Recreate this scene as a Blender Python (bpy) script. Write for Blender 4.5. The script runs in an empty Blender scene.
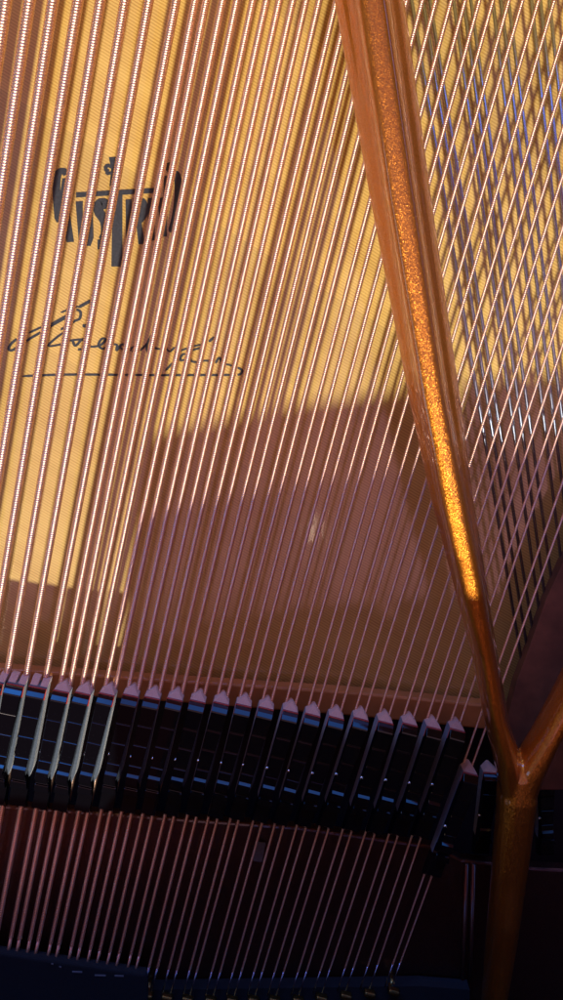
import bpy, bmesh, math, random
import numpy as np
from mathutils import Vector, Matrix
random.seed(4)
S = bpy.context.scene
col = S.collection
U = 0.0006                      # one photo pixel at the string plane, in metres
F = 833.0                       # focal length in photo pixels
TH = math.radians(10)
H = 0.5
CAM = Vector((0, H*math.tan(TH), H))
FW = Vector((0, -math.sin(TH), -math.cos(TH)))
UPV = Vector((0, math.cos(TH), -math.sin(TH)))

def W(px, py, z=0.0):           # photo pixel -> world point at real height z (in U)
    d = FW + Vector((1, 0, 0))*((px-281.5)/F) + UPV*((500-py)/F)
    t = (z*U-CAM.z)/d.z
    return CAM + d*t

# ------------------------------------------------------------------ materials
def mat(name):
    m = bpy.data.materials.new(name); m.use_nodes = True
    nt = m.node_tree; b = nt.nodes['Principled BSDF']
    return m, nt, b
def N(nt, t, **kw):
    n = nt.nodes.new(t)
    for k, v in kw.items():
        if k in n.inputs: n.inputs[k].default_value = v
        else: setattr(n, k, v)
    return n
def ramp(nt, stops, interp='LINEAR'):
    r = nt.nodes.new('ShaderNodeValToRGB'); r.color_ramp.interpolation = interp
    e = r.color_ramp.elements
    while len(e) > 1: e.remove(e[-1])
    e[0].position = stops[0][0]; e[0].color = (*stops[0][1], 1)
    for p, c in stops[1:]:
        x = e.new(p); x.color = (*c, 1)
    return r
def simple(name, colr, rough=.5, metal=0, coat=0, coat_r=.05, bump=0, bscale=2000, var=0):
    m, nt, b = mat(name)
    b.inputs['Base Color'].default_value = (*colr, 1)
    b.inputs['Roughness'].default_value = rough
    b.inputs['Metallic'].default_value = metal
    b.inputs['Coat Weight'].default_value = coat
    b.inputs['Coat Roughness'].default_value = coat_r
    if bump or var:
        tc = N(nt, 'ShaderNodeTexCoord')
        no = N(nt, 'ShaderNodeTexNoise', Scale=bscale, Detail=4.0)
        nt.links.new(tc.outputs['Object'], no.inputs['Vector'])
        if bump:
            bp = N(nt, 'ShaderNodeBump', Strength=bump, Distance=.0004)
            nt.links.new(no.outputs['Fac'], bp.inputs['Height']); nt.links.new(bp.outputs['Normal'], b.inputs['Normal'])
        if var:
            r = ramp(nt, [(.3, tuple(c*(1-var) for c in colr)), (.7, tuple(min(1, c*(1+var)) for c in colr))])
            nt.links.new(no.outputs['Fac'], r.inputs['Fac']); nt.links.new(r.outputs['Color'], b.inputs['Base Color'])
    return m

def wood_mat():
    m, nt, b = mat('spruce_soundboard')
    L = nt.links.new
    tc = N(nt, 'ShaderNodeTexCoord')
    mp = N(nt, 'ShaderNodeMapping'); mp.inputs['Rotation'].default_value = (0, 0, math.radians(31))
    L(tc.outputs['Object'], mp.inputs['Vector'])
    # annual rings: thin lines running along x after the rotation, spaced about 1.7 mm
    w = N(nt, 'ShaderNodeTexWave', wave_type='BANDS', bands_direction='Y', Scale=178.0, Distortion=1.8, Detail=2.0)
    w.inputs['Detail Scale'].default_value = .35
    L(mp.outputs[0], w.inputs['Vector'])
    mp2 = N(nt, 'ShaderNodeMapping'); mp2.inputs['Scale'].default_value = (12, 900, 1)
    L(mp.outputs[0], mp2.inputs['Vector'])
    fib = N(nt, 'ShaderNodeTexNoise', Scale=1.0, Detail=4.0)
    L(mp2.outputs[0], fib.inputs['Vector'])
    mp3 = N(nt, 'ShaderNodeMapping'); mp3.inputs['Scale'].default_value = (3, 55, 1)
    L(mp.outputs[0], mp3.inputs['Vector'])
    tone = N(nt, 'ShaderNodeTexNoise', Scale=1.0, Detail=1.0)
    L(mp3.outputs[0], tone.inputs['Vector'])
    # planks
    sp = N(nt, 'ShaderNodeSeparateXYZ'); L(mp.outputs[0], sp.inputs[0])
    pk = N(nt, 'ShaderNodeMath', operation='MULTIPLY'); pk.inputs[1].default_value = 1/.062
    L(sp.outputs['Y'], pk.inputs[0])
    fl = N(nt, 'ShaderNodeMath', operation='FLOOR'); L(pk.outputs[0], fl.inputs[0])
    wn = N(nt, 'ShaderNodeTexWhiteNoise', noise_dimensions='1D'); L(fl.outputs[0], wn.inputs['W'])
    r = ramp(nt, [(.2, (.36, .185, .032)), (.6, (.58, .365, .085)), (1, (.69, .47, .13))])
    mx = N(nt, 'ShaderNodeMath', operation='MULTIPLY_ADD'); mx.inputs[1].default_value = .52; 
    L(w.outputs['Fac'], mx.inputs[0])
    a1 = N(nt, 'ShaderNodeMath', operation='MULTIPLY'); a1.inputs[1].default_value = .30; L(fib.outputs['Fac'], a1.inputs[0])
    a2 = N(nt, 'ShaderNodeMath', operation='MULTIPLY_ADD'); a2.inputs[1].default_value = .55; L(tone.outputs['Fac'], a2.inputs[0]); L(a1.outputs[0], a2.inputs[2])
    L(a2.outputs[0], mx.inputs[2])
    L(mx.outputs[0], r.inputs['Fac'])
    hs = N(nt, 'ShaderNodeHueSaturation')
    vv = N(nt, 'ShaderNodeMapRange'); vv.inputs['To Min'].default_value = .86; vv.inputs['To Max'].default_value = 1.08
    L(wn.outputs['Value'], vv.inputs['Value']); L(vv.outputs[0], hs.inputs['Value'])
    L(r.outputs['Color'], hs.inputs['Color']); L(hs.outputs['Color'], b.inputs['Base Color'])
    b.inputs['Roughness'].default_value = .5
    b.inputs['Coat Weight'].default_value = .9
    b.inputs['Coat Roughness'].default_value = .07; b.inputs['Coat IOR'].default_value = 1.9
    bp = N(nt, 'ShaderNodeBump', Strength=.18, Distance=.0002)
    L(w.outputs['Fac'], bp.inputs['Height']); L(bp.outputs['Normal'], b.inputs['Normal']); 
    bp2 = N(nt, 'ShaderNodeBump', Strength=.02, Distance=.0002)
    L(w.outputs['Fac'], bp2.inputs['Height']); L(bp2.outputs['Normal'], b.inputs['Coat Normal'])
    return m

def bronze_mat(name, base, deep=False):
    m, nt, b = mat(name)
    L = nt.links.new
    tc = N(nt, 'ShaderNodeTexCoord')
    v = N(nt, 'ShaderNodeTexVoronoi', Scale=4000.0); L(tc.outputs['Object'], v.inputs['Vector'])
    no = N(nt, 'ShaderNodeTexNoise', Scale=1100.0, Detail=3.0); L(tc.outputs['Object'], no.inputs['Vector'])
    r = ramp(nt, [(.36, tuple(c*.92 for c in base)), (.6, tuple(min(1, c*1.05) for c in base))]); L(no.outputs['Fac'], r.inputs['Fac'])
    L(r.outputs['Color'], b.inputs['Base Color'])
    b.inputs['Metallic'].default_value = .95
    b.inputs['Roughness'].default_value = .40
    # each flake tilts its own way
    vm = N(nt, 'ShaderNodeVectorMath', operation='SUBTRACT'); vm.inputs[1].default_value = (.5, .5, .5)
    L(v.outputs['Color'], vm.inputs[0])
    sc = N(nt, 'ShaderNodeVectorMath', operation='SCALE'); sc.inputs['Scale'].default_value = .60
    L(vm.outputs[0], sc.inputs[0])
    ge = N(nt, 'ShaderNodeNewGeometry')
    ad = N(nt, 'ShaderNodeVectorMath', operation='ADD'); L(ge.outputs['Normal'], ad.inputs[0]); L(sc.outputs[0], ad.inputs[1])
    nm = N(nt, 'ShaderNodeVectorMath', operation='NORMALIZE'); L(ad.outputs[0], nm.inputs[0])
    L(nm.outputs[0], b.inputs['Normal'])
    b.inputs['Coat Weight'].default_value = 1; b.inputs['Coat IOR'].default_value = 1.65
    b.inputs['Coat Roughness'].default_value = .04
    no2 = N(nt, 'ShaderNodeTexNoise', Scale=160.0, Detail=2.0); L(tc.outputs['Object'], no2.inputs['Vector'])
    bp = N(nt, 'ShaderNodeBump', Strength=.006, Distance=.0004); L(no2.outputs['Fac'], bp.inputs['Height']); L(bp.outputs['Normal'], b.inputs['Coat Normal'])
    return m

def lacquer_mat():
    m, nt, b = mat('black_lacquer')
    L = nt.links.new
    tc = N(nt, 'ShaderNodeTexCoord')
    v = N(nt, 'ShaderNodeTexNoise', Scale=1400.0, Detail=3.0, Roughness=.7); L(tc.outputs['Object'], v.inputs['Vector'])
    r = ramp(nt, [(.0, (.0015, .002, .0035)), (.70, (.0015, .002, .0035)), (.80, (.10, .11, .13))]); L(v.outputs['Fac'], r.inputs['Fac'])
    L(r.outputs['Color'], b.inputs['Base Color'])
    b.inputs['Roughness'].default_value = .06
    no = N(nt, 'ShaderNodeTexNoise', Scale=300.0, Detail=2.0); L(tc.outputs['Object'], no.inputs['Vector'])
    bp = N(nt, 'ShaderNodeBump', Strength=.015, Distance=.0005); L(no.outputs['Fac'], bp.inputs['Height']); L(bp.outputs['Normal'], b.inputs['Normal'])
    return m

def felt_mat(name, c, c2, sheen=.3):
    m, nt, b = mat(name)
    L = nt.links.new
    tc = N(nt, 'ShaderNodeTexCoord')
    no = N(nt, 'ShaderNodeTexNoise', Scale=1200.0, Detail=6.0, Roughness=.7); L(tc.outputs['Object'], no.inputs['Vector'])
    r = ramp(nt, [(.3, c2), (.7, c)]); L(no.outputs['Fac'], r.inputs['Fac']); L(r.outputs['Color'], b.inputs['Base Color'])
    b.inputs['Roughness'].default_value = .95
    b.inputs['Sheen Weight'].default_value = sheen
    bp = N(nt, 'ShaderNodeBump', Strength=.6, Distance=.0005); L(no.outputs['Fac'], bp.inputs['Height']); L(bp.outputs['Normal'], b.inputs['Normal'])
    return m

M = dict(
    wood=wood_mat(),
    bronze=bronze_mat('bronze_flake_paint', (.58, .198, .020)),
    bronze_shade=bronze_mat('bronze_shaded_paint', (.12, .045, .032)),  # same bronze paint, its colour darkened for the shaded near end
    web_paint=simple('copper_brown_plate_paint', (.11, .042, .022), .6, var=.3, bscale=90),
    copper=simple('copper_winding', (.86, .56, .40), .37, 1),
    steel=simple('steel_wire', (.44, .52, .66), .27, 1),
    nickel=simple('nickel', (.80, .80, .80), .18, 1),
    brass=simple('brass', (.26, .17, .06), .38, 1, var=.2, bscale=500),
    lacquer=lacquer_mat(),
    felt=felt_mat('grey_white_felt', (.62, .40, .33), (.46, .29, .24)),
    greyfelt=felt_mat('charcoal_grey_felt', (.080, .105, .145), (.045, .060, .085)),
    red=felt_mat('red_felt', (.55, .03, .02), (.35, .015, .012)),
    navy=felt_mat('navy_felt', (.002, .003, .008), (.001, .0015, .004), 0),
    ink=simple('black_ink', (.028, .032, .042), .55, bump=.2, var=.35, bscale=700),
    tan=simple('tan_varnished_rim', (.52, .20, .055), .4, coat=.5, var=.18, bscale=60),
    dark=simple('cavity_shade', (.012, .010, .014), .6, bump=.2),  # near-black colour stands in for the shade inside the cavity
    paper=simple('grey_card', (.13, .14, .16), .8, var=.1, bscale=400),
    mahogany=simple('mahogany_panel', (.05, .013, .009), .4, coat=.3, var=.2, bscale=40),
)

# ------------------------------------------------------------------ object helpers
def link(o, parent=None):
    col.objects.link(o)
    if parent: o.parent = parent
    return o
def meshobj(name, verts, faces, m, parent=None, smooth=False, bevel=0, seg=2):
    me = bpy.data.meshes.new(name)
    me.from_pydata([tuple(v) for v in verts], [], faces)
    me.update()
    bm = bmesh.new(); bm.from_mesh(me); bmesh.ops.recalc_face_normals(bm, faces=bm.faces); bm.to_mesh(me); bm.free()
    me.materials.append(m)
    if smooth: me.polygons.foreach_set('use_smooth', [True]*len(me.polygons))
    o = link(bpy.data.objects.new(name, me), parent)
    if bevel:
        bv = o.modifiers.new('bevel', 'BEVEL'); bv.width = bevel; bv.segments = seg; bv.limit_method = 'ANGLE'; bv.angle_limit = math.radians(25)
    return o
def tag(o, label=None, cat=None, group=None, kind=None):
    if label: o['label'] = label
    if cat: o['category'] = cat
    if group: o['group'] = group
    if kind: o['kind'] = kind
    return o
def empty(name, loc, rz=0):
    o = bpy.data.objects.new(name, None); o.empty_display_size = .01
    o.location = loc; o.rotation_euler = (0, 0, rz)
    return link(o)

def rings(name, R, m, parent=None, cap=True, smooth=True):      # R: list of rings (each a list of points)
    n = len(R[0]); V = [p for r in R for p in r]; Fc = []
    for i in range(len(R)-1):
        for j in range(n):
            a, b = i*n+j, i*n+(j+1) % n
            Fc.append((a, b, b+n, a+n))
    if cap: Fc.append(tuple(range(n))); Fc.append(tuple((len(R)-1)*n+j for j in range(n)))
    return meshobj(name, V, Fc, m, parent, smooth)

def winding(name, A, B, r, pitch, amp, m, parent=None, sides=12, per=5):
    d = (B-A); Lg = d.length; d.normalize()
    side = d.cross(Vector((0, 0, 1))).normalized(); up = side.cross(d)
    n = int(Lg/pitch)*per+1
    s = (np.arange(n)*pitch/per)[:, None]; th = np.linspace(0, 2*math.pi, sides, endpoint=False)[None, :]
    x = (np.arange(n) % per)/per*2-1                     # each turn of the winding is a half-round bump
    rr = (r - amp*(1-np.sqrt(1-x*x)))[:, None] + 0*th
    rr = rr*np.linspace(1.10, .70, n)[:, None]
    rr[:2] *= .4; rr[-2:] *= .4
    sh = s + .35*pitch*np.cos(th)                        # turns lie slightly aslant
    P = (sh[..., None]*np.array(d) + (rr*np.cos(th))[..., None]*np.array(side) + (rr*np.sin(th))[..., None]*np.array(up)).reshape(-1, 3)
    i = np.arange(n-1)[:, None]*sides; j = np.arange(sides)[None, :]; j2 = (j+1) % sides
    Q = np.stack([i+j, i+j2, i+sides+j2, i+sides+j], -1).reshape(-1, 4).astype(np.int32)
    me = bpy.data.meshes.new(name)
    me.vertices.add(len(P)); me.vertices.foreach_set('co', P.astype(np.float32).ravel())
    me.loops.add(Q.size); me.loops.foreach_set('vertex_index', Q[:, ::-1].ravel())
    me.polygons.add(len(Q)); me.polygons.foreach_set('loop_start', np.arange(0, Q.size, 4, dtype=np.int32))
    me.polygons.foreach_set('use_smooth', np.ones(len(Q), dtype=bool))
    me.update(calc_edges=True); me.validate()
    me.materials.append(m)
    o = link(bpy.data.objects.new(name, me), parent)
    if parent is None: o.location = A
    else: o.location = A-parent.location
    return o

def tube(name, A, B, r, m, parent=None, sides=10):
    d = (B-A).normalized(); side = d.cross(Vector((0, 0, 1)))
    if side.length < 1e-4: side = Vector((1, 0, 0))
    side.normalize(); up = side.cross(d)
    base = parent.location if parent else A
    R = []
    for P in (A, B):
        R.append([P-base+side*r*math.cos(t)+up*r*math.sin(t) for t in [2*math.pi*k/sides for k in range(sides)]])
    o = rings(name, R, m, parent)
    if not parent: o.location = A
    return o

def slab(name, poly, z, thick, m, parent=None, bevel=0):        # poly in photo pixels at height z
    top = [W(x, y, z) for x, y in poly]
    base = parent.location if parent else Vector()
    n = len(top)
    V = [p-base for p in top]+[p-base-Vector((0, 0, thick*U)) for p in top]
    Fc = [tuple(range(n)), tuple(range(2*n-1, n-1, -1))]+[(i, (i+1) % n, n+(i+1) % n, n+i) for i in range(n)]
    return meshobj(name, V, Fc, m, parent, bevel=bevel)

# ------------------------------------------------------------------ soundboard
HB = 84
sb = slab('soundboard', [(-260, -380), (960, -380), (960, 728), (500, 722), (180, 700), (-260, 672)], -HB, 14, M['wood'])
tag(sb, 'varnished pale spruce soundboard under all the strings, printed emblem and signature on it', 'soundboard')

rim = slab('piano_rim', [(-260, -384), (960, -384), (960, -420), (-260, -420)], 110, 215, M['wood'])
tag(rim, 'varnished wooden inner rim of the case closing the far end of the soundboard', 'piano rim')
def flat(polys, name, label=None):
    V = []; Fc = []
    for q, poly in enumerate(polys):
        b0 = len(V); top = [W(x, y, -HB+.45+.013*(q % 9)) for x, y in poly]
        V += top + [p-Vector((0, 0, .3*U)) for p in top]; n = len(top)
        Fc += [tuple(range(b0, b0+n))]+[(b0+i, b0+(i+1) % n, b0+n+(i+1) % n, b0+n+i) for i in range(n)]
    o = meshobj(name, V, Fc, M['ink'], sb)
    return o
def ribbon(pts, w):
    P = [Vector((x, y)) for x, y in pts]; out = []
    # resample smoothly (Catmull-Rom)
    Q = []
    for i in range(len(P)-1):
        p0 = P[max(i-1, 0)]; p1 = P[i]; p2 = P[i+1]; p3 = P[min(i+2, len(P)-1)]
        for k in range(5):
            t = k/5
            Q.append(.5*((2*p1)+(p2-p0)*t+(2*p0-5*p1+4*p2-p3)*t*t+(3*p1-p0-3*p2+p3)*t**3))
    Q.append(P[-1])
    quads = []
    Ln = []
    for i, q in enumerate(Q):
        d = (Q[min(i+1, len(Q)-1)]-Q[max(i-1, 0)])
        if d.length < 1e-6: d = Vector((1, 0))
        d.normalize(); n = Vector((-d.y, d.x))
        ww = w*.62*(1 if 0 < i < len(Q)-1 else .5)
        # pen pressure: heavier on strokes that run down
        ww *= 1+.35*abs(d.y)
        Ln.append((q+n*ww, q-n*ww))
    for i in range(len(Ln)-1):
        quads.append([tuple(Ln[i][0]), tuple(Ln[i+1][0]), tuple(Ln[i+1][1]), tuple(Ln[i][1])])
    return quads
def E(z): return [(45+x/3.883, 145+y/3.883) for x, y in z]
em = []
em += [E([(120, 184), (430, 166), (430, 186), (120, 204)])]                         # bar of the T
em += [E([(262, 190), (300, 188), (300, 472), (257, 472)])]                         # long stem
em += [E([(247, 48), (278, 45), (272, 75), (268, 160), (250, 160), (256, 90)])]     # finial
em += [E([(258, 82), (248, 72), (236, 74), (227, 84), (228, 98), (236, 106), (246, 104), (250, 96), (242, 92), (244, 86), (256, 92)])]
em += [E([(236, 100), (232, 110), (242, 118), (254, 114), (256, 104)])]
# left A
em += ribbon(E([(84, 112), (66, 100), (48, 118), (44, 190), (52, 300)]), 4.6)
em += [E([(66, 130), (84, 128), (88, 210), (112, 376), (84, 378), (60, 290), (56, 200)])]
# U
em += [E([(118, 220), (146, 218), (146, 350), (156, 364), (162, 350), (160, 216), (184, 214), (188, 360), (176, 392), (150, 392), (130, 372)])]
# S
em += ribbon(E([(238, 232), (222, 222), (207, 236), (210, 262), (232, 296), (236, 344), (222, 372)]), 6.2)
em += ribbon(E([(238, 246), (224, 226), (212, 240)]), 4.5)
em += [E([(203, 368), (238, 362), (238, 402), (203, 406)])]
# R
em += [E([(312, 212), (336, 210), (338, 384), (314, 386)])]
em += ribbon(E([(340, 220), (372, 222), (380, 260), (356, 296)]), 6.4)
em += [E([(352, 290), (372, 288), (388, 384), (362, 386)])]
# I
em += [E([(398, 206), (424, 204), (426, 370), (400, 372)])]
# right A
em += ribbon(E([(474, 100), (480, 72), (484, 110)]), 3)
em += [E([(436, 206), (458, 203), (474, 354), (450, 358)])]
em += ribbon(E([(482, 120), (508, 112), (518, 170), (508, 270), (490, 340)]), 4.6)
em += [E([(462, 120), (486, 116), (470, 354), (452, 340)])]
flat(em, 'emblem')
def G(z): return [(x/4.33, 290+y/4.33) for x, y in z]
def K(z): return [(120+x/4.02, 310+y/4.02) for x, y in z]
sg = []
for p, w in [([(72, 212), (48, 232), (36, 254), (50, 262), (80, 244), (120, 216), (178, 182)], 1.7),
             ([(124, 186), (180, 160)], 1.5), ([(205, 162), (228, 148), (300, 108)], 2.6),
             ([(262, 98), (320, 76), (340, 72)], 1.3), ([(338, 76), (396, 44)], 2.2),
             ([(330, 84), (348, 96), (344, 124), (324, 134), (300, 150), (262, 172)], 1.7), ([(356, 154), (376, 158)], 2.6),
             ([(276, 184), (244, 206), (208, 242), (260, 236), (300, 220), (372, 212)], 1.5),
             ([(312, 214), (322, 240), (334, 236), (350, 218), (372, 214)], 1.6), ([(336, 258), (360, 256)], 1.8),
             ([(372, 240), (400, 246), (436, 238), (456, 214), (440, 212), (426, 236), (440, 254), (470, 246), (492, 236), (506, 240), (504, 262), (526, 236), (540, 242), (546, 262), (570, 258)], 1.6)]:
    sg += ribbon(G(p), w)
for p, w in [([(0, 150), (12, 160), (30, 166), (50, 150), (64, 148), (52, 168), (72, 166), (92, 152), (118, 124), (130, 104), (124, 106), (108, 140), (112, 172), (132, 152), (150, 156), (164, 158)], 1.4),
             ([(164, 158), (180, 150), (192, 162), (202, 166), (220, 152), (236, 164), (252, 160), (272, 154)], 1.4),
             ([(272, 166), (296, 160), (332, 150)], 1.5), ([(296, 146), (332, 138)], 1.4), ([(356, 128), (380, 108)], 1.7),
             ([(182, 244), (212, 212)], 1.5), ([(262, 176), (248, 182), (242, 200), (256, 202), (276, 190), (288, 206), (312, 210), (340, 204), (364, 206)], 1.5),
             ([(384, 214), (396, 194), (404, 198), (412, 218), (436, 220), (458, 228)], 1.5), ([(472, 232), (490, 242), (486, 256), (472, 262)], 1.6)]:
    sg += ribbon(K(p), w)
flat(sg, 'signature')
flat(ribbon([(22, 376.3), (60, 374.8), (110, 374.8), (170, 375.2), (236, 375)], 1.8), 'underline')

# ------------------------------------------------------------------ copper strings
def xat(y, a, b):                # a=(y,x) b=(y,x)
    return a[1]+(b[1]-a[1])*(y-a[0])/(b[0]-a[0])
def yend(x):                     # where strings end at the bottom
    pts = [(-60, 948), (8, 956), (134, 975), (200, 981), (300, 981), (400, 972), (460, 966)]
    for (x0, y0), (x1, y1) in zip(pts, pts[1:]):
        if x <= x1: return y0+(y1-y0)*(x-x0)/(x1-x0)
    return 966
ORD = ['first', 'second', 'third', 'fourth', 'fifth', 'sixth', 'seventh', 'eighth', 'ninth', 'tenth', 'eleventh', 'twelfth',
       'thirteenth', 'fourteenth', 'fifteenth', 'sixteenth', 'seventeenth', 'eighteenth', 'nineteenth', 'twentieth', 'twenty-first', 'twenty-second']
singles = [((0, 6), (300, -37)), ((0, 29.5), (300, -16)), ((0, 53), (300, 6)), ((0, 78), (300, 28)), ((0, 100.5), (300, 50)),
           ((0, 125), (600, 20)), ((0, 149), (600, 40)), ((0, 176), (880, 7))]
sd = [12, 11.8, 11.3, 11, 10.5, 10, 9.6, 9.2]
pairs = [(136, 22, 146.5, 31), (161, 42, 173.5, 51), (188.5, 64, 200.5, 73), (213.5, 86, 225.5, 95), (238, 106, 250, 116),
         (265, 127, 277, 137), (291, 149, 303, 158), (317.5, 171, 329.5, 180), (344, 192, 356, 201), (370.5, 214, 382.5, 222),
         (397, 237, 409, 246), (424, 259, 436, 268), (451, 281, 464.5, 290), (482, 303, 495, 312.5), (509.5, 327, 523, 336),
         (539.5, 350, 552, 359.5), (565, 374, 578, 383), (593.7, 397, 604, 406.6), (627, 422.5, 642, 430.5)]
pd_ = [8.8, 8.4, 8.1, 7.7, 7.3, 6.9, 6.4, 6.0, 5.6, 5.2, 4.9, 4.7, 4.5, 4.4, 4.3, 4.2, 4.1, 4.0, 3.9]
def string(a, b, D, label, group):
    D *= .93 if D > 9 else .86
    yt = -140; x_t = xat(yt, a, b)
    if x_t > 760: yt = a[0]-(760-a[1])*(b[0]-a[0])/(a[1]-b[1]); x_t = 760
    ye = 960
    for _ in range(4): ye = yend(xat(ye, a, b))
    yw = ye-(18 if xat(ye, a, b) < 140 else 8)
    A = W(x_t, yt); B = W(xat(yw, a, b), yw); C = W(xat(ye+14, a, b), ye+14)
    o = winding('copper_string', A, B, D/2*U, max(1.9, .25*D)*U, 0.5*max(1.9, .25*D)*U, M['copper'], sides=12 if D > 7 else 10, per=6 if D > 6 else 5)
    tube('core_wire', B-(C-B).normalized()*.001, C, D*.27*U, M['steel'] if xat(ye, a, b) > 140 else M['copper'], o, 8)
    tag(o, label, 'piano string', group)
    return o
for i, ((a, b), D) in enumerate(zip(singles, sd)):
    string(a, b, D, f'thick single bass string, {ORD[i]} from the left at the top edge' +
           (', left of the emblem' if i == 2 else ', last before the pairs' if i == 7 else ''),
           'thick single bass strings at the left')
for i, (p, D) in enumerate(zip(pairs, pd_)):
    for s in (0, 1):
        where = f'{ORD[i]} pair of copper strings counted from the left at the dampers'
        string((300, p[2*s]), (880, p[2*s+1]), D, f'{"left" if s == 0 else "right"} string of the {where}', 'paired copper-wound strings')

# ------------------------------------------------------------------ steel wires crossing below, right of the bar
wt = [(411.7, 477.5), (423, 486.6), (430, 494.5), (453.6, 509), (463.5, 517.5), (471, 526), (492.7, 541), (501, 551), (508.6, 559.5),
      (531.7, 574), (540.6, 583.5), (549.5, 592), (571, 606), (580, 615), (589, 624)]
SL = ['left', 'middle', 'right']
for i, (x0, x1) in enumerate(wt):
    a, b = (0, x0), (395, x1)
    ys = 740
    o = tube('steel_string', W(xat(-140, a, b), -140, -24), W(xat(ys, a, b), ys, -24), 1.75*U, M['steel'], None, 10)
    tag(o, f'{SL[i%3]} wire of the {ORD[i//3]} trio of plain steel strings right of the bronze bar', 'piano string', 'plain steel strings in threes')

# ------------------------------------------------------------------ iron plate: bar, branch, stem, web, rails
plate = empty('iron_plate', W(516, 780, 0))
tag(plate, 'bronze painted cast iron plate with long bar forking beside the dampers', 'piano plate')
pb = plate.location
def bar_rings():
    # y, then seven (x, z) pairs from the left foot over the ridge to the right foot
    T = [(-160, [(304, 34), (310, 48), (322, 60), (327, 86), (333, 97), (354, 99), (361, 86), (364, 62), (373, 52), (379, 36)]),
         (0,   [(334, 34), (340, 48), (351, 60), (356, 86), (362, 97), (383, 99), (390, 86), (391, 62), (400, 52), (405, 36)]),
         (200, [(370, 34), (376, 48), (384, 60), (387, 86), (392, 97), (412, 98), (418, 86), (418, 62), (427, 52), (432, 36)]),
         (400, [(409, 34), (413, 46), (418, 58), (421, 84), (425, 95), (442, 97), (448, 83), (448, 60), (456, 50), (461, 34)]),
         (500, [(431, 34), (434, 44), (438, 56), (441, 80), (444, 92), (461, 94), (467, 80), (467, 58), (471, 48), (474, 34)]),
         (595, [(456, 34), (458, 42), (460, 56), (462, 76), (465, 88), (480, 89), (485, 76), (485, 56), (487, 46), (489, 34)]),
         (660, [(473, 32), (474, 44), (476, 56), (478, 68), (483, 79), (491, 79), (496, 66), (497, 54), (498, 44), (499, 34)]),
         (720, [(484, 30), (485, 40), (487, 50), (489, 60), (494, 71), (502, 70), (506, 58), (507, 50), (508, 42), (509, 32)]),
         (770, [(496, 26), (497, 36), (498, 46), (500, 54), (507, 64), (515, 63), (521, 52), (523, 44), (525, 36), (526, 28)]),
         (800, [(500, 22), (501, 32), (502, 42), (504, 50), (511, 58), (520, 57), (525, 48), (528, 42), (530, 34), (531, 26)]),
         (845, [(503, 16), (504, 22), (505, 28), (506, 33), (512, 38), (520, 37), (524, 32), (526, 28), (527, 24), (528, 20)])]
    R = []
    for (y0, r0), (y1, r1) in zip(T, T[1:]):
        nn = max(2, int((y1-y0)/20))
        for k in range(nn):
            t = k/nn; y = y0+(y1-y0)*t
            R.append(prof(y, [(a[0]+(b[0]-a[0])*t, a[1]+(b[1]-a[1])*t) for a, b in zip(r0, r1)]))
    R.append(prof(*T[-1]))
    return R
def prof(y, pts):
    P = [W(x, y, z) for x, z in pts]
    out = []
    for i in range(len(P)-1):
        p0 = P[max(i-1, 0)]; p1 = P[i]; p2 = P[i+1]; p3 = P[min(i+2, len(P)-1)]
        for k in range(4):
            t = k/4
            out.append(.5*((2*p1)+(p2-p0)*t+(2*p0-5*p1+4*p2-p3)*t*t+(3*p1-p0-3*p2+p3)*t**3))
    out.append(P[-1])
    out.append(Vector((P[-1].x-.001, P[-1].y, P[0].z-.002)))
    out.append(Vector((P[0].x+.002, P[0].y, P[0].z-.002)))
    return [p-pb for p in out]
def loft(stations, sides=20):      # stations: (px,py,zc,half_w_px,half_h)
    C = [W(x, y, z) for x, y, z, w, h in stations]; R = []
    for i, (x, y, z, w, h) in enumerate(stations):
        d = (C[min(i+1, len(C)-1)]-C[max(i-1, 0)]); d.z = 0; d.normalize()
        side = Vector((d.y, -d.x, 0))
        R.append([C[i]-pb+side*w*U*math.cos(t)*abs(math.cos(t))**-.15*1.0+Vector((0, 0, h*U*math.sin(t))) if abs(math.cos(t)) > 1e-3 else C[i]-pb+Vector((0, 0, h*U*math.sin(t)))
                  for t in [2*math.pi*k/sides for k in range(sides)]])
    return R
def addR(R, V, Fc):
    n = len(R[0]); b0 = len(V); V += [p for r in R for p in r]
    for i in range(len(R)-1):
        for j in range(n):
            a, b = b0+i*n+j, b0+i*n+(j+1) % n
            Fc.append((a, b, b+n, a+n))
    Fc.append(tuple(b0+j for j in range(n))[::-1]); Fc.append(tuple(b0+(len(R)-1)*n+j for j in range(n)))
V, Fc = [], []
addR(bar_rings(), V, Fc)
addR(loft([(640, 560, 38, 12.5, 24), (600, 630, 38, 12.5, 24), (563, 703, 38, 12.5, 24), (545, 737, 38, 12.5, 24), (530, 765, 37, 15, 25), (519, 790, 36, 18, 24), (516, 812, 30, 16, 20), (514, 835, 20, 12, 14)]), V, Fc)
addR(loft([(511, 756, 32, 10, 20), (517, 772, 36, 18, 25), (517, 795, 38, 20.5, 26), (515.5, 811, 38, 19.5, 25), (512, 847, 36, 19, 24), (508, 882, 34, 17.5, 24), (504, 918, 34, 16.5, 24),
           (500, 953, 32, 15.5, 22), (494, 1000, 30, 13, 20), (488, 1060, 26, 12, 20)]), V, Fc)
bar = meshobj('plate_bar', V, Fc, M['bronze'], plate, True)
rm = bar.modifiers.new('remesh', 'REMESH'); rm.mode = 'VOXEL'; rm.voxel_size = 1.1*U; rm.use_smooth_shade = True
sm = bar.modifiers.new('smooth', 'SMOOTH'); sm.iterations = 12; sm.factor = .6
# web between the fork arms
slab('web', [(640, 430), (563, 562), (546, 600), (530, 646), (516, 684), (508, 716), (512, 790), (640, 790)], -11, 16, M['web_paint'], plate, .0005)
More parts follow.
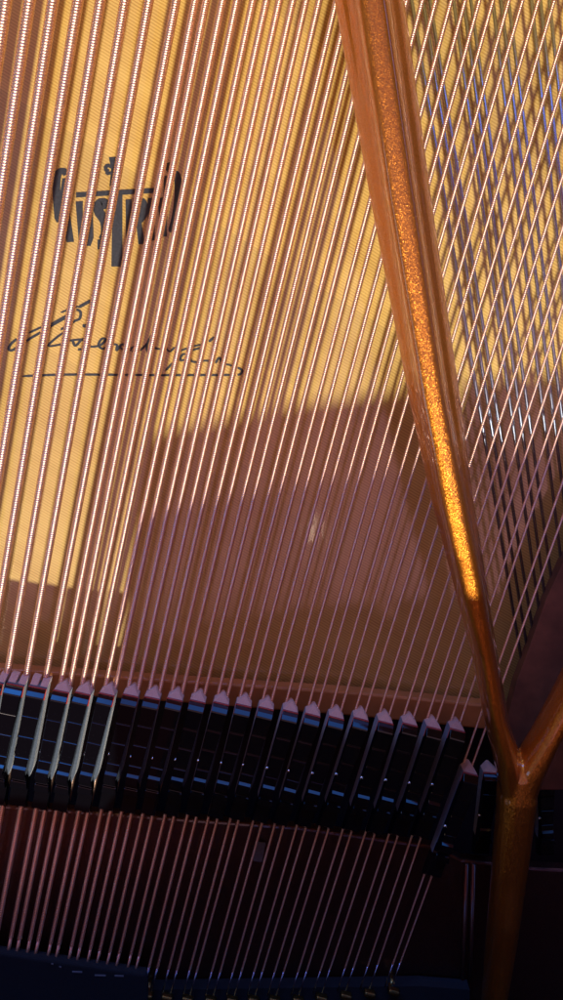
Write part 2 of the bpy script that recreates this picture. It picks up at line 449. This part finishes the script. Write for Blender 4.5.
# rail on the far side of the dampers and the pin-block plate on the near side
slab('string_rail', [(-120, 658), (0, 669), (180, 681), (350, 692), (475, 704), (520, 708), (520, 733), (350, 716), (180, 703), (0, 690), (-120, 682)], -52, 20, M['tan'], plate, .0015)
slab('pin_plate', [(-120, 792), (0, 806), (300, 828), (440, 848), (462, 860), (530, 868), (700, 878), (700, 1090), (-120, 1090)], -22, 16, M['bronze_shade'], plate, .0015)
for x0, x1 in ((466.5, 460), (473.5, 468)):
    tube('rib', W(x0, 864, -20), W(x1, 1060, -20), 2.6*U, M['bronze_shade'], plate, 12)
# cavity floor
cv = slab('action_cavity', [(-200, 700), (800, 700), (800, 1200), (-200, 1200)], -110, 10, M['dark'])
tag(cv, kind='structure')

# ------------------------------------------------------------------ dampers
def extr(name, prof2, w0, w1, m, parent, bevel=0, L=1.0):
    """prof2: list of (u, z); half width goes from right w0(u)."""
    n = len(prof2)
    V = [Vector((-w0(u), -u, z))*U for u, z in prof2]+[Vector((w1(u), -u, z))*U for u, z in prof2]
    Fc = [tuple(range(n)), tuple(range(2*n-1, n-1, -1))]+[(i, (i+1) % n, n+(i+1) % n, n+i) for i in range(n)]
    return meshobj(name, V, Fc, m, parent, bevel=bevel)
def notch(u, z, w=1.1, d=1.15): return [(u-w, z), (u-.15, z-d), (u+.15, z-d), (u+w, z)]
HW = 8.1
def make_damper(single=False):
    root = empty('damper', (0, 0, 0))
    k = 1.03                                   # length factor
    jz = [random.uniform(-.3, .3) for _ in range(5)]
    top = [(5.5*k, 18.8), (8.0*k, 21.0), (11.6*k, 24.6), (13*k, 25)]
    for c, z in ((33*k, 25.2), (55*k, 25.5), (78*k, 25.8)): top += notch(c, z)
    top += [(87.6*k, 26.2), (90.0*k, 28.8), (98.5*k, 29.0), (98.5*k, 20.0)]
    under = [(98.5*k, 13.5), (5.5*k, 15)]
    left = lambda u: HW
    right = lambda u: HW-.0-3.6*max(0, min(1, (u/k-12)/78))
    extr('head', top+under, left, right, M['lacquer'], root, .00026)
    # near block with two steps
    blk = [(98.2*k, 0), (98.2*k, 24), (103.6*k, 24), (104.4*k, 22.6), (105.4*k, 22.6), (106.2*k, 24), (113.5*k, 24), (115.5*k, 16.5), (137*k, 16.5), (142*k, 10), (145*k, 4), (145*k, 0)]
    extr('near_block', blk, left, lambda u: HW-3.6*max(0, min(1, (112-u/k)/13.8)), M['lacquer'], root, .00032)
    # red cloth layer
    extr('red_cloth', [(5.1*k, 15), (5.1*k, 16.8), (17*k, 16.4), (17*k, 14.8)], lambda u: HW+.25, lambda u: HW+.25-3.2*max(0, min(1, (u/k-12)/78)), M['red'], root, .0001)
    # felt: long pad, right side runs on as a wedge and ends in a point
    V = []
    def add(p): V.append(Vector(p)*U); return len(V)-1
    w = HW+.1
    zt = 13.4
    st = [(4.9*k, w, w, 14.6), (40*k, w, w, zt), (84*k, w, w, zt-.5), (92*k, w, w, zt-1), (98*k, w, w-.6, zt-1.5), (112.5*k, w, w-3.4, zt-2.5)]
    R = []
    for u, wl, wr, z in st:
        R.append([Vector((-wl, -u, z))*U, Vector((wr, -u, z))*U, Vector((wr, -u, -1))*U, Vector((-wl, -u, -1))*U])
    if single:
        # square front split by the string
        fr1 = [Vector((-w, -4.4*k, 13))*U, Vector((w, -4.4*k, 13))*U, Vector((w, -4.4*k, -2))*U, Vector((-w, -4.4*k, -2))*U]
        R = [fr1]+R
        f = rings('felt_pad', R, M['greyfelt'], root, smooth=False)
        for s in (-1, 1):
            c = [Vector((s*1.2, 1, 2)), Vector((s*w, 2, 3)), Vector((s*w, -4.6*k, 13.2)), Vector((s*1.2, -4.6*k, 13.2))]
            d = [Vector((q.x, q.y, -4)) for q in c]
            meshobj('felt_lip', [q*U for q in c+d], [(0, 1, 2, 3), (7, 6, 5, 4), (0, 4, 5, 1), (1, 5, 6, 2), (2, 6, 7, 3), (3, 7, 4, 0)], M['felt'], f, bevel=.0003)
    else:
        f = rings('felt_pad', R, M['greyfelt'], root, smooth=False)
        c = [Vector((-w, -4.9*k, 14.6)), Vector((w, -4.9*k, 14.6)), Vector((1.4, 1.2, 6)), Vector((-1.4, 1.2, 6))]
        d = [Vector((-w, -4.9*k, 0)), Vector((w, -4.9*k, 0)), Vector((1.0, 1.2, -6)), Vector((-1.0, 1.2, -6))]
        meshobj('felt_tip', [q*U for q in c+d], [(0, 1, 2, 3), (7, 6, 5, 4), (0, 4, 5, 1), (1, 5, 6, 2), (2, 6, 7, 3), (3, 7, 4, 0)], M['felt'], f, bevel=.0003)
    bv = f.modifiers.new('bevel', 'BEVEL'); bv.width = .00008; bv.segments = 1
    tube('glint_stub', Vector((-(HW+1.6), -72*k, 19))*U, Vector((-(HW-1), -72*k, 19))*U, 1.9*U, M['nickel'], root, 12)  # metal stub added for the small glints between the heads
    return root
def copy_tree(o, parent=None):
    c = o.copy(); col.objects.link(c); c.parent = parent
    for ch in list(o.children): copy_tree(ch, c)
    return c
dproto = {True: make_damper(True), False: make_damper(False)}
used = set()
def place_damper(ax, ay, dirn, single, label, sx=1.0, sy=1.0, z=0, group='black piano dampers in a row'):
    p = dproto[single]
    o = p if single not in used else copy_tree(p)
    used.add(single)
    o.location = W(ax, ay, z)
    o.rotation_euler = (math.radians(random.uniform(-.4, .4)), math.radians(random.uniform(-1.6, 1.6)), math.atan2(dirn.x, -dirn.y)+math.radians(random.uniform(-.7, .7)))
    o.scale = (sx, sy, 1)
    tag(o, label, 'damper', group)
    return o
# along the strings' own directions
xs_tip = []
n = 0
for i, (si, ax, ay) in enumerate([(5, 0.5, 672), (6, 21, 674.5), (7, 42.5, 677)]):
    a, b = singles[si]
    d = (W(xat(800, a, b), 800)-W(xat(680, a, b), 680)).normalized()
    lab = ['black lacquered damper with sunlit grey felt, cut off by the left edge of the photo',
           'black lacquered damper with split felt front, second from the left edge',
           'black lacquered damper with split felt front on the last single string'][i]
    place_damper(ax, ay, d, True, lab, 1.12, 1.0)
tipy = [681, 683, 684, 685, 687.5, 689, 691, 693, 695, 698, 701, 704.5, 707.3, 708.6, 711.7, 714, 717.4, 719.6, 762.5]
for i, p in enumerate(pairs):
    a = (300, (p[0]+p[2])/2); b = (880, (p[1]+p[3])/2); ay = tipy[i]
    d = (W(xat(820, a, b), 820)-W(xat(690, a, b), 690)).normalized()
    lab = f'black lacquered damper with grey felt tip on the {ORD[i]} pair of copper strings'
    if i == 18: lab = 'black lacquered damper set lower than the row, beside the bronze bar'
    elif i == 17: lab = 'black lacquered damper at the right end of the long row'
    elif i < 4: lab = f'black lacquered damper with sunlit grey felt side, on the {ORD[i]} pair of copper strings'
    place_damper(xat(ay, a, b), ay, d, False, lab, 1.0, random.uniform(.99, 1.01)-.0045*i)
for ax, ay, bx, by, lab in [(488, 763, 474, 900, 'black damper half hidden under the left side of the bronze stem'),
                            (541, 765, 545, 900, 'black damper with grey tip just right of the bronze stem')]:
    d = (W(bx, by)-W(ax, ay)).normalized()
    place_damper(ax, ay, d, False, lab, 1.0, .72, -42, 'dampers of the treble section beside the stem')

# ------------------------------------------------------------------ near edge: navy strip, agraffes, card
nf = slab('felt_strip', [(-60, 946), (8, 955), (70, 964), (146, 975.5), (150, 1060), (-60, 1060)], 9, 14, M['navy'], None, .0014)
tag(nf, 'dark navy felt strip over the string ends at bottom left corner', 'felt strip')
for i, (x, y) in enumerate([(52, 964), (60, 967), (77, 972), (100, 975.5), (119, 976)]):
    wd = [1, 1, 5, 5.5, 4.5][i]
    slab('lint', [(x-wd, y-.8), (x+wd, y-.4), (x+wd, y+1), (x-wd, y+.6)], 9.6, .5, M['paper'], nf)
nb = 0
for i, p in enumerate(pairs):
    for _ in (0,):
        a = (300, (p[0]+p[2])/2); b = (880, (p[1]+p[3])/2)
        y = 960
        for _k in range(4): y = yend(xat(y, a, b))
        x = xat(y+5, a, b)
        if x < 140: continue
        d = (W(xat(900, a, b), 900)-W(xat(800, a, b), 800)).normalized()
        r = empty('agraffe', W(x, y+6, -20)); r.rotation_euler = (0, 0, math.atan2(d.x, -d.y)); nb += 1
        Vv = [(-6.5, 3, 10), (6.5, 3, 10), (6.5, -3, 10), (-6.5, -3, 10), (-6.5, 3, 24), (6.5, 3, 24), (6.5, -3, 24), (-6.5, -3, 24)]
        meshobj('head', [Vector(v)*U for v in Vv], [(0, 1, 2, 3), (4, 5, 6, 7), (0, 1, 5, 4), (1, 2, 6, 5), (2, 3, 7, 6), (3, 0, 4, 7)], M['brass'], r, bevel=.0011)
        tube('stud', r.location+Vector((0, 0, -4*U)), r.location+Vector((0, 0, 12*U)), 4.2*U, M['brass'], r, 14)
        tag(r, f'small brass agraffe holding the {ORD[i]} pair of copper strings at the bottom edge', 'agraffe', 'brass agraffes along the bottom edge')
bb = slab('near_felt_rail', [(150, 990), (420, 986), (470, 990), (470, 1060), (150, 1060)], -4, 16, M['navy'])
tag(bb, 'dark felt covered rail behind the brass agraffes at the bottom edge', 'felt strip')
cd = slab('card_tab', [(256, 842), (265.5, 843), (262, 862), (253, 861)], -18, 1.2, M['paper'])
tag(cd, 'small grey card tab lying on the plate between strings below the dampers', 'card tab')

# ------------------------------------------------------------------ light
P = W(200, 502, 0); SUN = Vector((-2, 70, -84)).normalized()                 # direction the sunlight travels
# unseen panel added beyond the near edge; its outline throws the curved shade
Y0, LEAN = -.362, .90                   # the panel leans over the strings: y = Y0 + LEAN*z
def blocker_pt(px, py, z=0):
    p = W(px, py, z); t = (Y0+LEAN*p.z-p.y)/(SUN.y-LEAN*SUN.z)
    q = p+SUN*t
    return q.x, q.z
prof_up = [blocker_pt(*a) for a in [(122, 665), (126, 640), (130, 610), (133, 570), (138, 538), (146, 518), (160, 508), (185, 502), (215, 497), (250, 490), (300, 480), (350, 474), (400, 468), (436, 463),
                                 (444, 498), (462, 498), (466, 459), (563, 450), (760, 438)]]  # dip added so the sun reaches further down the bar
lx, lz = blocker_pt(20, 800, 24); lx2, lz2 = blocker_pt(138, 812, 24)
xk, zk = prof_up[0]
poly = [(-.55, -.08), (-.55, lz), (lx, lz), (xk-.012, lz2), (xk-.003, lz2+.006)]+prof_up+[(prof_up[-1][0]+.1, prof_up[-1][1]), (prof_up[-1][0]+.1, -.08)]
n = len(poly)
V = [(x, Y0+LEAN*z, z) for x, z in poly]+[(x, Y0+LEAN*z-.012, z) for x, z in poly]
Fc = [tuple(range(n)), tuple(range(2*n-1, n-1, -1))]+[(i, (i+1) % n, n+(i+1) % n, n+i) for i in range(n)]
blocker = meshobj('shade_blocker', V, Fc, M['mahogany'])
tag(blocker, 'reddish brown unseen panel, added to cast the shade, leaning over the strings below the bottom edge', 'shade panel')

LD = 5.0
sun = bpy.data.lights.new('sun_spot', 'SPOT'); sun.energy = 5.2*4*math.pi*LD*LD; sun.color = (1, .94, .82)
sun.shadow_soft_size = .085; sun.spot_size = math.radians(24); sun.spot_blend = .1
so = bpy.data.objects.new('sun_spot', sun); link(so)
so.location = -SUN*LD; so.rotation_euler = SUN.to_track_quat('-Z', 'Y').to_euler()
# warm room lamp whose reflection glints on the varnish and the groove edges
nrm = Vector((0, 0, 1)); g = W(315, 530, -HB); v = (g-CAM).normalized(); rdir = v-2*v.dot(nrm)*nrm
lp = bpy.data.lights.new('room_lamp', 'POINT'); lp.energy = .12; lp.color = (1, .86, .62); lp.shadow_soft_size = .006
lo = bpy.data.objects.new('room_lamp', lp); link(lo); lo.location = g+rdir*2.2

w = bpy.data.worlds.new('World'); S.world = w; w.use_nodes = True
nt = w.node_tree; L = nt.links.new; bg = nt.nodes['Background']
tc = N(nt, 'ShaderNodeTexCoord'); sp = N(nt, 'ShaderNodeSeparateXYZ'); L(tc.outputs['Generated'], sp.inputs[0])
ng = N(nt, 'ShaderNodeMath', operation='MULTIPLY'); ng.inputs[1].default_value = -1; L(sp.outputs['Y'], ng.inputs[0])
at = N(nt, 'ShaderNodeMath', operation='ARCTAN2'); L(ng.outputs[0], at.inputs[0]); L(sp.outputs['Z'], at.inputs[1])
mr = N(nt, 'ShaderNodeMapRange'); mr.inputs['From Min'].default_value = -math.pi/2; mr.inputs['From Max'].default_value = math.pi/2
L(at.outputs[0], mr.inputs['Value'])
def dg(a): return .5+a/180
OV = (.86, .35, .42)
ry = ramp(nt, [(0, (.02, .02, .03)), (dg(-62), (.30, .05, .02)), (dg(-32), (.34, .07, .04)), (dg(-26), (.36, .20, .24)), (dg(-5), (.56, .34, .42)), (dg(3), OV), (dg(15), OV),
               (dg(20), (.08, .022, .020)), (dg(45), (.03, .012, .012)), (1, (.01, .01, .012))])
rw = ramp(nt, [(0, (0, 0, 0)), (dg(-76), (0, 0, 0)), (dg(-70), (.25, 2.9, 11.0)), (dg(-65), (.25, 2.7, 10.0)), (dg(-57), (0, 0, 0))])
L(mr.outputs[0], rw.inputs['Fac'])
wx = N(nt, 'ShaderNodeMapRange', interpolation_type='SMOOTHSTEP'); wx.inputs['From Min'].default_value = -.02; wx.inputs['From Max'].default_value = .14
wx.inputs['To Min'].default_value = 1.0; wx.inputs['To Max'].default_value = .3; L(sp.outputs['X'], wx.inputs['Value'])
wx2 = N(nt, 'ShaderNodeMapRange', interpolation_type='SMOOTHSTEP'); wx2.inputs['From Min'].default_value = -.60; wx2.inputs['From Max'].default_value = -.45
L(sp.outputs['X'], wx2.inputs['Value'])
wm = N(nt, 'ShaderNodeMath', operation='MULTIPLY'); L(wx.outputs[0], wm.inputs[0]); L(wx2.outputs[0], wm.inputs[1])
ws = N(nt, 'ShaderNodeVectorMath', operation='SCALE'); L(rw.outputs['Color'], ws.inputs[0]); L(wm.outputs[0], ws.inputs['Scale'])
L(mr.outputs[0], ry.inputs['Fac'])
ax = N(nt, 'ShaderNodeMath', operation='ABSOLUTE'); L(sp.outputs['X'], ax.inputs[0])
mx = N(nt, 'ShaderNodeMapRange', interpolation_type='SMOOTHSTEP'); mx.inputs['From Min'].default_value = .35; mx.inputs['From Max'].default_value = .65
mx.inputs['To Min'].default_value = 1.0; mx.inputs['To Max'].default_value = .30; L(ax.outputs[0], mx.inputs['Value'])
mm = N(nt, 'ShaderNodeVectorMath', operation='SCALE'); L(ry.outputs['Color'], mm.inputs[0]); L(mx.outputs[0], mm.inputs['Scale'])
def band(sock, lo, hi, soft):
    a = N(nt, 'ShaderNodeMapRange', interpolation_type='SMOOTHSTEP'); a.inputs['From Min'].default_value = lo-soft; a.inputs['From Max'].default_value = lo; L(sock, a.inputs['Value'])
    c = N(nt, 'ShaderNodeMapRange', interpolation_type='SMOOTHSTEP'); c.inputs['From Min'].default_value = hi; c.inputs['From Max'].default_value = hi+soft
    c.inputs['To Min'].default_value = 1; c.inputs['To Max'].default_value = 0; L(sock, c.inputs['Value'])
    m = N(nt, 'ShaderNodeMath', operation='MULTIPLY'); L(a.outputs[0], m.inputs[0]); L(c.outputs[0], m.inputs[1]); return m.outputs[0]
def patch(colr, m1, m2):
    m = N(nt, 'ShaderNodeMath', operation='MULTIPLY'); L(m1, m.inputs[0]); L(m2, m.inputs[1])
    v = N(nt, 'ShaderNodeVectorMath', operation='SCALE'); v.inputs[0].default_value = colr; L(m.outputs[0], v.inputs['Scale']); return v.outputs[0]
deg = N(nt, 'ShaderNodeMath', operation='DEGREES'); L(at.outputs[0], deg.inputs[0])
groove_glow = patch((8, 6, 3.2), band(deg.outputs[0], -82, -75, 1.5), band(sp.outputs['X'], -.17, -.03, .03))       # warm patch added to give the damper grooves pale glints
side_win = patch((.9, 1.2, 1.8), band(sp.outputs['X'], -.95, -.86, .02), band(sp.outputs['Y'], -.38, .02, .05))   # window at the left
w1 = N(nt, 'ShaderNodeVectorMath', operation='ADD'); L(groove_glow, w1.inputs[0]); L(side_win, w1.inputs[1])
w2 = N(nt, 'ShaderNodeVectorMath', operation='ADD'); L(w1.outputs[0], w2.inputs[0]); L(ws.outputs[0], w2.inputs[1]); ws = w2
wa = N(nt, 'ShaderNodeVectorMath', operation='ADD'); L(mm.outputs[0], wa.inputs[0]); L(ws.outputs[0], wa.inputs[1])
L(wa.outputs[0], bg.inputs['Color']); bg.inputs['Strength'].default_value = 1.0

cam = bpy.data.cameras.new('camera'); cam.sensor_fit = 'VERTICAL'; cam.sensor_height = 24; cam.lens = 24*F/1000
cam.clip_start = .01; cam.clip_end = 50
co = bpy.data.objects.new('camera', cam); link(co)
co.location = CAM; co.rotation_euler = FW.to_track_quat('-Z', 'Y').to_euler()
co.rotation_euler = (-TH, 0, 0)
S.camera = co
S.view_settings.view_transform = 'Standard'; S.view_settings.look = 'None'; S.view_settings.exposure = 0; S.view_settings.gamma = 1
print('SUN', SUN, 'verts', sum(len(o.data.vertices) for o in col.objects if o.type == 'MESH'))
